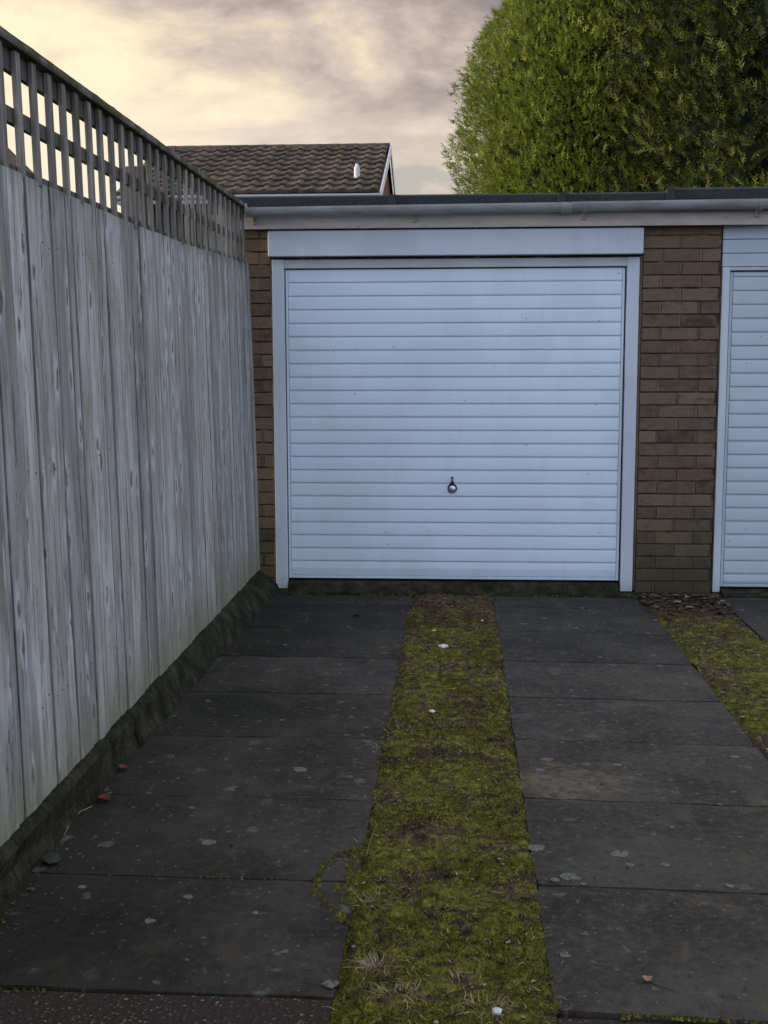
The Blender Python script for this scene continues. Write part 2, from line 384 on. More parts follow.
M = dict(wood=mat('weathered_wood', m_wood), trellis=mat('trellis_wood', m_trellis), cap=mat('mossy_wood', m_cap),
         brick=mat('brick', m_brick), mortar=mat('mortar', m_mortar), paint=mat('white_paint', m_paint),
         paint2=mat('grey_white_paint', lambda b: m_paint(b, (.42, .49, .56), .3)),
         frame=mat('frame_paint', lambda b: m_paint(b, (.53, .575, .65), .5, .5)),
         headp=mat('dirty_paint', lambda b: m_paint(b, (.50, .505, .53), .6, .6)), fascia=mat('fascia_paint', m_fascia), gutter=mat('grey_plastic', m_gutter), felt=mat('roof_felt', m_felt),
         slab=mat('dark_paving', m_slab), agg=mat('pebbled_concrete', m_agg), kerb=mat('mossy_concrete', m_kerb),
         moss=mat('moss', m_moss), ground=mat('soil', m_ground), tile=mat('roof_tile', m_tile),
         leafA=mat('conifer_green', lambda b: m_leaf(b, (.065, .10, .012), (.33, .37, .052))),
         leafB=mat('conifer_dark', lambda b: m_leaf(b, (.005, .013, .004), (.26, .28, .05), True)),  # darker green, with hollow shade and light-catching tips put into the colour
         core=mat('twig_shade_core', lambda b: setb(b, (.012, .016, .007), .95, .05)),
         bark=mat('bark', lambda b: setb(b, (.045, .036, .030), .95, .1)),
         litter=mat('dead_leaf', m_litter), straw=mat('straw', m_straw),
         white=mat('white_upvc', lambda b: setb(b, (.58, .58, .59), .5, .3)),
         red=mat('red_leaf', lambda b: setb(b, (.12, .034, .022), .6, .3)),
         tan=mat('tan_leaf', lambda b: setb(b, (.30, .17, .10), .6, .3)),
         stone=mat('pale_stone', lambda b: setb(b, (.55, .54, .50), .8, .2)),
         grey=mat('grey_stone', lambda b: setb(b, (.040, .037, .032), .9, .2)),
         lichen=mat('lichen', lambda b: (lambda o: (setb(b, mixc(mapr(noise(o, 110, 5, .7), .33, .56), (.042, .038, .030), (.155, .148, .122)), .95, .1)))(obj())),
         dark=mat('dark_gap', lambda b: setb(b, (.02, .02, .022), .8, .2)),
         chrome=mat('worn_chrome', lambda b: (setb(b, (.55, .56, .58), .28, .5), b.inputs['Metallic'].__setattr__('default_value', 1.))),
         black=mat('black_plastic', lambda b: setb(b, (.015, .015, .018), .4, .4)),
         glass=mat('window_glass', lambda b: setb(b, (.04, .05, .06), .08, .6)),
         housebrick=mat('house_brick', lambda b: (lambda v: setb(b, v, .9, .15))((lambda o: (lambda br: (L.new(o, br.inputs[0]), br.inputs['Color1'].__setattr__('default_value', (.17, .075, .042, 1)), br.inputs['Color2'].__setattr__('default_value', (.14, .06, .035, 1)), br.inputs['Mortar'].__setattr__('default_value', (.15, .12, .09, 1)), br.inputs['Scale'].__setattr__('default_value', 2.2), br.outputs[0])[-1])(nd('ShaderNodeTexBrick')))(mapping(obj(), (1, 1, 1))))))

# ================================================================== STRUCTURE
# ground sheet
gv = np.array([(-400, -150, -.06), (400, -150, -.06), (400, 600, -.06), (-400, 600, -.06)], float)
raw('ground', gv, [(0, 1, 2, 3)], M['ground'], kind='structure')
YG = 7.42      # garage face

def slab_mesh(mb_v, mb_f, mb_t, c00, c10, c11, c01, z, tv, seed, thick=.05, jit=.002, n=16, mm=10):
    """one paving slab: jittered top edge, worn arris, skirt; corners counter-clockwise"""
    b = len(mb_v); P = []
    dz = [random.uniform(-.0012, .0012) for _ in range(4)]
    nx, ny = n, mm
    for j in range(ny+1):
        for i in range(nx+1):
            u, v_ = i/nx, j/ny
            x = (c00[0]*(1-u)+c10[0]*u)*(1-v_)+(c01[0]*(1-u)+c11[0]*u)*v_
            y = (c00[1]*(1-u)+c10[1]*u)*(1-v_)+(c01[1]*(1-u)+c11[1]*u)*v_
            zz = z+(dz[0]*(1-u)+dz[1]*u)*(1-v_)+(dz[2]*(1-u)+dz[3]*u)*v_
            if i in (0, nx) or j in (0, ny):
                e = 1
                x += random.uniform(-jit, jit); y += random.uniform(-jit, jit); zz -= .003+random.random()*.003
                cf = (i in (0, nx)) and (j in (0, ny))
                if cf: k = random.uniform(0, .005); x += k*(1 if i == 0 else -1); y += k*(1 if j == 0 else -1)
            P.append((x, y, zz))
    idx = lambda i, j: b+j*(nx+1)+i
    # inner ring pulled to the edge to make a narrow worn arris
    mb_v += P
    for j in range(ny):
        for i in range(nx): mb_f.append((idx(i, j), idx(i+1, j), idx(i+1, j+1), idx(i, j+1))); mb_t.append(tv)
    per = [idx(i, 0) for i in range(nx+1)]+[idx(nx, j) for j in range(1, ny+1)]+[idx(i, ny) for i in range(nx-1, -1, -1)]+[idx(0, j) for j in range(ny-1, 0, -1)]
    lo = len(mb_v)
    for k in per: x, y, zz = mb_v[k]; mb_v.append((x, y, z-thick))
    for k in range(len(per)):
        k2 = (k+1) % len(per); mb_f.append((per[k2], per[k], lo+k, lo+k2)); mb_t.append(tv)
def nonuni(t): return t
GAP = .009
def path(x0f, x1f, ys, skew, zoff=0.):
    v, f, t = [], [], []
    for k in range(len(ys)-1):
        a, b_ = ys[k]+GAP/2+random.uniform(-.001, .002), ys[k+1]-GAP/2
        xl, xr = x0f, x1f
        c = [(xl(a), a), (xr(a), a+skew*(xr(a)-xl(a))), (xr(b_), b_+skew*(xr(b_)-xl(b_))), (xl(b_), b_)]
        slab_mesh(v, f, t, *c, zoff, random.random(), k)
    return raw('path', np.array(v), f, M['slab'], None, t, kind='structure')
Lx0 = lambda y: -1.205+.010*max(0, y-5)*2.0
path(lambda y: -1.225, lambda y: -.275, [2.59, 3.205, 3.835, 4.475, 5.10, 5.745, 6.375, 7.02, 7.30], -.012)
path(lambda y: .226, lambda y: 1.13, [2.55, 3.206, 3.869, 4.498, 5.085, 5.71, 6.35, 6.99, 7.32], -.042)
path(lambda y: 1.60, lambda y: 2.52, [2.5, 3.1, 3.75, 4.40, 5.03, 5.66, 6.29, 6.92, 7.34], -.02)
# the lane of pebbled concrete that the paths start from
v, f, t = [], [], []
slab_mesh(v, f, t, (-3.2, -3), (-.275, -3), (-.275, 2.575), (-3.2, 2.585), -.004, .5, 0, n=30, mm=30)
slab_mesh(v, f, t, (.226, -3), (5, -3), (5, 2.33), (.226, 2.535), -.006, .5, 0, n=40, mm=30)
raw('lane', np.array(v), f, M['agg'], None, t, kind='structure')

# kerb / concrete haunch under the fence
def kerb():
    v, f = [], []
    joints = [-3, -1.2, .6, 3.12, 4.02, 4.31, 6.72, 7.38]
    for a, b_ in zip(joints[:-1], joints[1:]):
        n = max(6, int((b_-a)/.03)); a2 = a+.0025; b2 = b_-.0025
        ph = random.uniform(-.006, .006); b = len(v)
        for i in range(n+1):
            y = a2+(b2-a2)*i/n
            e = 1 if i in (0, n) else 0
            foot = float(np.interp(y, [0, 3, 3.8, 5, 6.4, 7.15, 7.4], [-1.222, -1.215, -1.195, -1.178, -1.15, -1.115, -1.11]))
            foot += (float(fbm(y*7, 1, 4, 5))-.5)*.014+ph*.6
            hgt = .118+(y/7.4)*.012+(float(fbm(y*5, 3, 3, 9))-.5)*.004-e*.004
            prof = [(-1.40, -.05), (-1.40, hgt), (-1.248, hgt+.012), (-1.224, hgt+.009), (-1.209+.003*float(vn(y*2, 2)), hgt-.012), (foot-.016+.004*float(vn(y*5, 7)), .045), (foot, .008), (foot+.006, -.05)]
            for k, (x, z) in enumerate(prof):
                j = 0 if k in (0, 1, 7) else (float(vn(y*30+k*7, k*3.3, 4))-.5)*(.0008 if k < 5 else .006)
                v.append((x+j, y, z+j))
        np_ = 8
        for i in range(n):
            for k in range(np_): f.append((b+i*np_+k, b+i*np_+(k+1) % np_, b+(i+1)*np_+(k+1) % np_, b+(i+1)*np_+k))
        f.append(tuple(b+k for k in range(np_))[::-1]); f.append(tuple(b+n*np_+k for k in range(np_)))
    return raw('kerb', np.array(v), [tuple(reversed(q)) for q in f], M['kerb'], kind='structure')
kerb()

# rough concrete apron in front of the doors (mossy threshold)
def threshold(x0, x1, ztop):
    v, f = [], []; n = int((x1-x0)/.025)
    for i in range(n+1):
        x = x0+(x1-x0)*i/n; q = float(fbm(x*8, 2, 4, 3))-.5
        for (y, z) in ((YG-.11+q*.05, -.05), (YG-.10+q*.05, .004+q*.012), (YG-.055+q*.03, .018+q*.03), (YG-.03+q*.02, ztop-.018+q*.012), (YG+.0, ztop-.004+q*.006), (YG+.12, ztop)):
            v.append((x, y, z))
    for i in range(n):
        for k in range(5): f.append((i*6+k, (i+1)*6+k, (i+1)*6+k+1, i*6+k+1))
    return raw('threshold', np.array(v), f, M['kerb'], kind='structure')
threshold(-1.052, 1.000, .066); threshold(1.63, 3.74, .033)
def apron(x0, x1):
    v, f = [], []; n = int((x1-x0)/.03)
    for i in range(n+1):
        x = x0+(x1-x0)*i/n; q = float(fbm(x*9, 8, 4, 13))-.5
        for y, z in ((7.322+q*.02, -.05), (7.325+q*.02, -.004+q*.01), (7.37, .002+q*.012), (YG+.08, .012+q*.01)): v.append((x, y, z))
    for i in range(n):
        for k in range(3): f.append((i*4+k, (i+1)*4+k, (i+1)*4+k+1, i*4+k+1))
    return raw('apron', np.array(v), f, M['kerb'], kind='structure')
apron(-1.19, 1.14); apron(1.58, 3.84)

# ================================================================== GARAGE ROW
g = root('garage_block', (1.3, YG, 0), 'low brick garage row with felt flat roof, white doors and grey gutter', 'garage')
X0, X1, YB = -1.325, 4.27, YG+5.2
def brickwork(mb, x0, x1, z0, z1, y=YG, depth=.05, course=.0778):
    nrow = int((z1-z0)/course+.5)
    for r_ in range(nrow):
        z = z0+r_*course; off = 0 if r_ % 2 else -.116
        x = x0+off
        while x < x1-.01:
            a = max(x, x0); b_ = min(x+.224, x1)
            if b_-a > .02:
                d = random.uniform(-.003, .003)
                vs0 = z+.0045+random.uniform(-.001, .001); vs1 = min(z+course-.0045+random.uniform(-.001, .001), z1)
                if b_ < x1-.02: mb.box(b_-.0040, b_+.0128, y+.003+abs(d), y+depth-.01, z+.0045, min(z+course-.0045, z1), .45+random.random()*.3)
                mb.box(a+.0045+random.uniform(-.001, .0015), b_-.0045+random.uniform(-.0015, .001), y+d, y+depth, vs0, vs1, random.random())
            x += .233
mw = MB()
mw.box(X0+.006, -1.145, YG+.012, YG+.23, -.05, 2.23); mw.box(1.106, 1.571, YG+.012, YG+.23, -.05, 2.24); mw.box(3.80, X1-.006, YG+.012, YG+.23, -.05, 2.24)
mw.box(X0+.006, X0+.22, YG+.231, YB, -.05, 2.28); mw.box(X1-.22, X1-.006, YG+.231, YB, -.05, 2.28); mw.box(X0+.006, X1-.006, YB+.001, YB+.22, -.05, 2.28)
mw.box(1.24, 1.46, YG+.231, YB, -.05, 2.28)
wall = mw.build('wall', M['mortar'], g)
for xa, xb, zt in ((X0, -1.142, 2.225), (1.104, 1.574, 2.235), (3.795, X1, 2.235)):
    bk = MB(); brickwork(bk, xa, xb, .0, zt); bk.build('brick_pier', M['brick'], wall, bevel=.0022)
# roof slab with felt upstand
rf = MB(); rf.prof_x([(YG-0.100, 2.325), (YG-0.110, 2.412), (YG-0.090, 2.421), (YG-0.060, 2.418), (YB+.3, 2.36), (YB+.3, 2.285), (YG+.02, 2.285)], -1.36, 1.222, .5)
rf.prof_x([(YG-0.103, 2.325), (YG-0.113, 2.432), (YG-0.093, 2.444), (YG-0.062, 2.438), (YB+.3, 2.37), (YB+.3, 2.287), (YG+.02, 2.287)], 1.224, X1+.04, .5)
roof = rf.build('roof', M['felt'], g, bevel=.004)
for x in (-.42, .585, 1.22, 3.1):
    lp = MB(); lp.box(x, x+.05, YG-.1195, YG-.095, 2.332, 2.420+(.020 if x > 1.2 else 0)); lp.build('felt_lap', M['felt'], roof, bevel=.002)
fs = MB(); fs.box(-1.33, 1.83, YG-.088, YG-.064, 2.228, 2.330); fs.box(1.832, X1+.02, YG-.089, YG-.064, 2.240, 2.334)
fs.build('fascia', M['fascia'], g, bevel=.002)
so_ = MB(); so_.box(-1.325, X1, YG-.063, YG+.3, 2.246, 2.284); so_.build('wall_plate', M['dark'], g)
# gutter: half round open channel, two lengths
def halfround(mb, x0, x1, yc, zc0, zc1, rad=.046, th=.003, n=12):
    vs = []; 
    for (x, zc_) in ((x0, zc0), (x1, zc1)):
        for rr in (rad, rad-th):
            for k in range(n+1):
                a = math.pi+math.pi*k/n; vs.append((x, yc+rr*math.cos(a), zc_+rr*math.sin(a)*1.12))
    m1 = n+1; fs_ = []
    for k in range(n):
        fs_.append((k, k+1, 2*m1+k+1, 2*m1+k)); fs_.append((m1+k+1, m1+k, 3*m1+k, 3*m1+k+1))
    for e in (0, n): fs_.append((e, m1+e, 3*m1+e, 2*m1+e))
    for b in (0, 2*m1): fs_ += [(b+k, b+k+1, b+m1+k+1, b+m1+k) for k in range(n)]
    mb.add(vs, fs_)
GY = YG-.168
gu = MB(); halfround(gu, -1.262, .642, GY, 2.342, 2.353); gut = gu.build('gutter', M['gutter'], g, smooth=False)
gu = MB(); halfround(gu, .655, X1+.02, GY, 2.355, 2.373, .0465); gut2 = gu.build('gutter', M['gutter'], g)
gj = MB(); halfround(gj, .60, .665, GY, 2.3495, 2.3505, .0505, .003); gj.build('gutter_joint', M['gutter'], gut)
for x in (-1.22, -.262, .74, 1.75, 2.75, 3.8):
    bb = MB(); zc_ = 2.342+(x+1.3)*.0055
    halfround(bb, x-.011, x+.011, GY, zc_, zc_, .0515, .004); bb.box(x-.010, x+.010, YG-.112, YG-.089, zc_-.088, zc_-.02); bb.box(x-.009, x+.009, YG-.130, YG-.1115, zc_-.070, zc_-.035)
    bb.build('gutter_bracket', M['gutter'], gut if x < .64 else gut2)
cp = MB(); cp.tube([(-1.264, GY, 2.328), (-1.259, GY, 2.328)], .044, 14); cp.build('gutter_stop', M['gutter'], gut)

# up-and-over doors
def ribbed(mb, x0, x1, z0, z1, y, pitch=.0822, first=None):
    """pressed steel sheet: broad flat ribs with a narrow stepped groove, plain margins at both sides"""
    zs = []; z = z1-(first or .045)
    prof = [(y, z1)]
    while z > z0+.03:
        prof += [(y-.0040, z+.012), (y-.0030, z+.0045), (y+.0030, z+.0020), (y+.0030, z-.0006), (y+.0030, z-.0030), (y+.0004, z-.013), (y-.0012, z-.026), (y-.0028, z-.045)]
        z -= pitch
    prof += [(y, z0+.020), (y+.006, z0+.018), (y+.006, z0+.014), (y-.002, z0+.012), (y-.002, z0)]
    n = len(prof); mgn = .014
    vs = [(x, yy, zz) for x in (x0+mgn+.004, x1-mgn-.004) for yy, zz in prof]
    b = [(i, n+i, n+i+1, i+1) for i in range(n-1)]
    mb.add(vs, b)
    # margins with end stops that close each groove
    for xa, xb in ((x0, x0+mgn), (x1-mgn, x1)):
        mb.box(xa, xb, y-.001, y+.02, z0, z1)
    for xa, xb in ((x0+mgn, x0+mgn+.004), (x1-mgn-.004, x1-mgn)): mb.box(xa, xb, y+.006, y+.02, z0, z1)
    mb.box(x0+.002, x1-.002, y+.021, y+.026, z0+.002, z1-.002)
def door(name_label, fx0, fx1, fz1, dx0, dx1, dz0, dz1, fz0, mt, pitch, first, lintel, fy=0.):
    FY = YG-.006+fy
    dfr = None
    for s, (a, b_) in enumerate(((fx0, dx0-.007), (dx1+.010, fx1))):
        fr = MB(); fr.box(a, b_, FY, FY+.075, fz0, fz1); frm = fr.build('frame_post', M['frame'], g, bevel=.003)
    hd = MB(); hd.box(dx0-.0065, dx1+.0095, FY+.0015, FY+.07, dz1+.008, fz1-.001); hd.build('frame_head', M['headp'], frm, bevel=.003)
    d = MB(); ribbed(d, dx0, dx1, dz0, dz1, FY+.022, pitch, first)
    dr = d.build('garage_door', mt, g); dr['label'] = name_label
    bs_ = MB(); bs_.box(fx0+.03, fx1-.03, FY+.06, FY+.064, fz0+.0, fz1-.01); bs_.build('door_backing', M['dark'], dr)
    return dr
dr1 = door('white ribbed garage door with round handle, between fence and brick pier', -1.138, 1.088, 2.053, -1.057, 1.004, .078, 1.992, .012, M['paint'], .0822, .079, None)
li = MB(); li.box(-1.152, 1.100, YG-.062, YG+.02, 2.068, 2.220); lin = li.build('lintel_panel', M['frame'], g, bevel=.004)
rc = MB(); rc.box(-1.140, 1.095, YG+.03, YG+.07, 2.02, 2.24); rc.build('head_recess', M['mortar'], g)
# ragged mortar fillet beside the frame
for xa, xb, zt in ((-1.150, -1.1385, 2.06), (1.0885, 1.104, 2.06), (1.5735, 1.5795, 2.0)):
    v, f = [], []
    for i in range(90):
        z = .02+(zt-.02)*i/89; q = (float(vn(z*40, xa*9, 3))-.5)
        v += [(xa-q*.006, YG+.006, z), ((xa+xb)/2, YG-.003+q*.006, z), (xb+.001, YG+.006, z)]
    for i in range(89): f += [(i*3, i*3+1, i*3+4, i*3+3), (i*3+1, i*3+2, i*3+5, i*3+4)]
    raw('mortar_fillet', np.array(v), f, M['brick'], wall, [random.random()*.2+.6 for _ in f])
# handle: small cranked T on a round lock rose
hx, hz_ = -.030, .650; HY = YG+.016
h = MB(); h.tube([(hx, HY+.004, hz_), (hx, HY-.010, hz_)], [.031, .029], 20); h.build('handle', M['black'], dr1, bevel=.002)
h2 = MB(); h2.tube([(hx, HY-.008, hz_), (hx, HY-.020, hz_), (hx, HY-.027, hz_)], [.023, .021, .012], 20); h2.tube([(hx, HY-.003, hz_+.028), (hx+.001, HY-.012, hz_+.040), (hx+.001, HY-.006, hz_+.068)], [.011, .0075, .0065], 10)
h3 = MB(); h3.tube([(hx, HY-.004, hz_+.027), (hx, HY-.016, hz_+.040), (hx, HY-.010, hz_+.072)], [.013, .010, .009], 10); h3.build('handle_arm', M['grey'], dr1)
h2.box(hx-.013, hx+.013, HY-.0295, HY-.0262, hz_-.007, hz_-.003)
hdl = h2.build('handle', M['chrome'], dr1, smooth=True)
# second door with boarded head
dr2 = door('pale blue grey ribbed garage door at the right edge', 1.580, 3.795, 1.990, 1.632, 3.735, .045, 1.962, .012, M['paint2'], .0822, .030, None, .004)
bd = MB()
for z0, z1 in ((1.9915, 2.070), (2.0715, 2.152), (2.1535, 2.237)): bd.box(1.578, 3.797, YG-.001, YG+.03, z0+.001, z1-.001)
bd.build('head_board', M['paint2'], g, bevel=.002)

# ================================================================== FENCE
fe = root('fence', (-1.26, 3, 0), 'tall silver grey close boarded wooden fence with trellis top along the left', 'fence')
def fx(z): return -1.238-.042*(z-.13)/2.2       # a slight lean away
def ztop(y): return 1.992-.012*math.exp(-((y-4.7)/1.0)**2)+.035*max(0, (y-5.8)/1.5)
bd = MB(); y = -2.0
pins = [3.26, 3.975]; seams = []
FY1 = 7.405
while y < FY1-.02:
    wd = random.choice([.10, .115, .125, .14, .145])
    gp = random.choice([.0012, .002, .003, .004])
    for p in pins:
        if y < p < y+wd+.05 and p-y > .045: wd = p-y-.004; gp = .008; break
    wd = min(wd, FY1-y)
    z0 = .112+.003*y/2+random.uniform(-.004, .004); z1 = ztop(y)+random.uniform(-.003, .002)
    dx = random.uniform(-.0022, .0022); tl = random.uniform(-.0025, .0025); tv = random.random()
    n = 10; vs = []; ch = random.choice([.0015, .002, .003, .005]); ch2 = random.uniform(.002, .006); cup = random.uniform(-.002, .003)
    b = []
    for i in range(n+1):
        z = z0+(z1-z0)*i/n; wob = (float(vn(z*1.5, y*9, 2))-.5)*.006; wy = (float(vn(z*1.1+9, y*7, 6))-.5)*.003
        X = fx(z)+dx+wob
        vs += [(X-.017, y+wy, z), (X-abs(tl)-.0015, y+.0003+wy, z), (X, y+ch+wy, z), (X+cup, y+wd/2+wy, z), (X+tl, y+wd-ch2+wy, z), (X-.0015-abs(tl), y+wd-.0003+wy, z), (X-.017, y+wd+wy, z)]
    fs_ = []
    for i in range(n):
        for k in range(7): fs_.append((i*7+k, (i+1)*7+k, (i+1)*7+(k+1) % 7, i*7+(k+1) % 7))
    fs_ += [tuple(range(7)), tuple(range(n*7, n*7+7))[::-1]]
    nb0 = len(bd.t); bd.add(vs, [tuple(reversed(q)) for q in fs_], tv)
    for i in range(n):
        for k in (0, 1, 4, 5): bd.t[nb0+i*7+k] = -.02-tv*.9
    for zr_ in (.42, 1.12, 1.80):
        for yy_ in (y+wd*.28, y+wd*.74):
            zq = zr_+random.uniform(-.012, .012); X = fx(zq)+dx
            if random.random() < .6: bd.box(X-.006, X+.0022, yy_-.0022, yy_+.0022, zq-.002, zq+.002, -.5)
    y += wd+gp
bd.build('board_panel', M['wood'], fe)
# inner layer closes the gaps; rails and posts stand on the garden side
ib = MB(); y = -2.0
while y < FY1-.05:
    wd = min(.15, FY1-y); vs = []
    for z in (.14, ztop(y)-.01):
        vs += [(fx(z)-.034, y, z), (fx(z)-.021, y, z), (fx(z)-.021, y+wd, z), (fx(z)-.034, y+wd, z)]
    ib.add(vs, [(0, 1, 5, 4), (1, 2, 6, 5), (2, 3, 7, 6), (3, 0, 4, 7), (4, 5, 6, 7), (3, 2, 1, 0)], random.random()); y += wd+.0005
ib.build('board_backing', M['cap'], fe)
for k in range(3):
    r_ = MB(); z = (.4, 1.1, 1.8)[k]; r_.box(fx(z)-.085, fx(z)-.036, -2, FY1, z-.035, z+.035); r_.build('rail', M['cap'], fe, bevel=.004)
for k in range(6):
    yy = 7.25-1.83*k
    if yy < -2: break
    p = MB(); p.box(-1.475, -1.395, yy-.04, yy+.04, -.05, 2.30, random.random()); p.build('post', M['trellis'], fe, bevel=.006)
# trellis
tr = MB(); k = 0
y = 3.535-.137*40
while y < 7.25:
    if y > -2:
        t_ = random.uniform(.5, 1); j = random.uniform(-.003, .003); w_ = .038+random.uniform(-.002, .002); zb = ztop(y)-.012
        lean = random.uniform(-.004, .004)
        vs = []
        for z, yo in ((zb, 0), (2.337, lean)):
            X = fx(z)
            vs += [(X-.016, y+j+yo, z), (X-.001, y+j+yo, z), (X-.001, y+w_+j+yo, z), (X-.016, y+w_+j+yo, z)]
        tr.add(vs, [(0, 1, 5, 4), (1, 2, 6, 5), (2, 3, 7, 6), (3, 0, 4, 7), (4, 5, 6, 7), (3, 2, 1, 0)], t_)
    y += .137
trl = tr.build('trellis', M['trellis'], fe, bevel=.0015)
for (za, zb) in ((-.022, .022), (.137, .182), (.283, .343)):
    r_ = MB(); yy = -2.0
    while yy < 7.2:
        ye = min(yy+1.83, 7.29); vs = []
        for yv in (yy, ye):
            base = ztop(yv) if za < 0 else 1.994
            for (X, z) in ((-.036, base+za), (-.0175, base+za), (-.0175, base+zb), (-.036, base+zb)): vs.append((fx(z)+X, yv, z))
        r_.add(vs, [(0, 1, 2, 3), (7, 6, 5, 4), (0, 4, 5, 1), (1, 5, 6, 2), (2, 6, 7, 3), (3, 7, 4, 0)], random.uniform(.05, .3)); yy = ye+.002
    r_.build('trellis_rail', M['trellis'], trl)
c = MB(); yy = -2.0
v, f = [], []; n = 260
for i in range(n+1):
    y = -2+9.29*i/n; q = (float(fbm(y*14, 5, 3, 8))-.5)*.004
    for (x, z) in ((-.045, .0), (.012, .0), (.014+q, .008), (.012+q*.5, .026+q), (-.02, .032+q), (-.043, .027+q)): v.append((fx(2.35)+x, y, 2.338+z+.0025*y/2))
for i in range(n):
    for k in range(6): f.append((i*6+k, i*6+(k+1) % 6, (i+1)*6+(k+1) % 6, (i+1)*6+k))
f += [tuple(range(6))[::-1], tuple(range(n*6, n*6+6))]
raw('capping_rail', np.array(v), [tuple(reversed(q)) for q in f], M['cap'], fe)

# ================================================================== HOUSES BEHIND
def house(loc, wx, y1, y2, ze, zr, label, rows, xl, xr, pipe=True):
    h = root('house', loc, label, 'house')
    ym = y2+(y2-y1)
    wl = MB(); wl.add([(xl+.25, y1+.35, 0), (xr-.10, y1+.35, 0), (xr-.10, ym-.35, 0), (xl+.25, ym-.35, 0), (xl+.25, y1+.35, ze-.02), (xr-.10, y1+.35, ze-.02), (xr-.10, ym-.35, ze-.02), (xl+.25, ym-.35, ze-.02), (xl+.25, y2, zr-.12), (xr-.10, y2, zr-.12)],
                   [(0, 1, 5, 4), (1, 2, 6, 9, 5), (2, 3, 7, 6), (3, 0, 4, 8, 7), (4, 5, 9, 8), (6, 7, 8, 9)])
    wl.build('wall', M['housebrick'], h)
    tl = math.hypot(y2-y1, zr-ze); uy, uz = (y2-y1)/tl, (zr-ze)/tl; ny, nz = -uz, uy
    gauge = tl/rows; tw = .335
    for side in (0, 1):
        v, f, t = [], [], []
        for r_ in range(rows):
            a = r_*gauge; b_ = a+gauge*1.05
            ncol = int((xr-xl)/tw)+1
            for c_ in range(ncol):
                x = xl+c_*tw; x2 = min(x+tw, xr); wdt = x2-x
                if wdt < .05: continue
                dz = random.uniform(0, .008); tv = random.random()
                prof = [(0, .0), (.12, .004), (.50, .008), (.56, .030), (.66, .044), (.78, .044), (.90, .028), (1.0, .004)]
                b = len(v)
                for (s, lift) in ((a, .050+dz), (a, .012), (b_, .012)):
                    pass
                for (s, lift) in ((a, .0), (a, .055+dz), (b_, .006)):
                    for (u, hh) in prof:
                        o_ = lift+(hh if s != a or lift > 0 else hh*.3)
                        Y = y1+uy*s+ny*o_; Z = ze+uz*s+nz*o_
                        if side: Y = 2*y2-Y
                        v.append((x+u*wdt, Y, Z))
                m1 = len(prof)
                for k in range(m1-1):
                    for lv in (0, 1):
                        q = (b+lv*m1+k, b+lv*m1+k+1, b+(lv+1)*m1+k+1, b+(lv+1)*m1+k)
                        f.append(q if not side else q[::-1]); t.append(tv)
        rfo = raw('roof', np.array(v), f, M['tile'], h, t)
        if side == 0: rf0 = rfo
    rd = MB(); x = xl
    while x < xr:
        x2 = min(x+.45, xr); rd.tube([(x+.005, y2, zr-.02), (x2-.003, y2, zr-.02)], [.105, .112], 10, random.random()); x += .45
    rd.build('ridge', M['tile'], rf0)
    th = MB(); th.box(xl+.26, xr-.12, y1+.325, y1+.348, .0, ze-.2); th.build('wall_shade_sheet', M['bark'], h)  # dark sheet added over the brick, stands in for shade behind the fence
    fa = MB(); fa.box(xl, xr-.02, y1+.03, y1+.06, ze-.19, ze-.015); fa.build('fascia', M['white'], h)
    sf = MB(); sf.box(xl+.02, xr-.04, y1+.061, y1+.34, ze-.185, ze-.17); sf.build('soffit', M['white'], h)
    gt = MB(); halfround(gt, xl, xr+.02, y1-.03, ze-.045, ze-.045, .055, .004); gt.build('gutter', M['white'], h)
    for xx in (xl-.035, xr+.002):
        for s in (0, 1):
            bb = MB(); P = [(y1-.02, ze-.20), (y1-.02, ze+.02), (y2, zr+.03), (y2, zr-.19)]
            if s: P = [(2*y2-a, b_) for a, b_ in P]
            bb.prof_x(P, xx, xx+.03); bb.build('barge_board', M['white'], h)
    return h, rf0
h1, rf0 = house((-4.5, 30, 0), 5.7, 26.2, 30.2, 4.98, 6.60, 'brick house with brown pantiled roof seen above the garages', 9, -7.42, -1.68)
def at(px, py, Y):
    d = ray(px, py); return Vector((0, 0, CAM_H))+d*(Y/d.y)
p0 = at(357, 184, 27.2)
pp = MB(); pp.tube([(p0.x, 27.2, p0.z-.15), (p0.x, 27.2, p0.z+.36)], .065, 12); pp.tube([(p0.x, 27.2, p0.z+.36), (p0.x, 27.2, p0.z+.44)], [.05, .03], 12)
pp.build('vent_pipe', M['white'], h1)
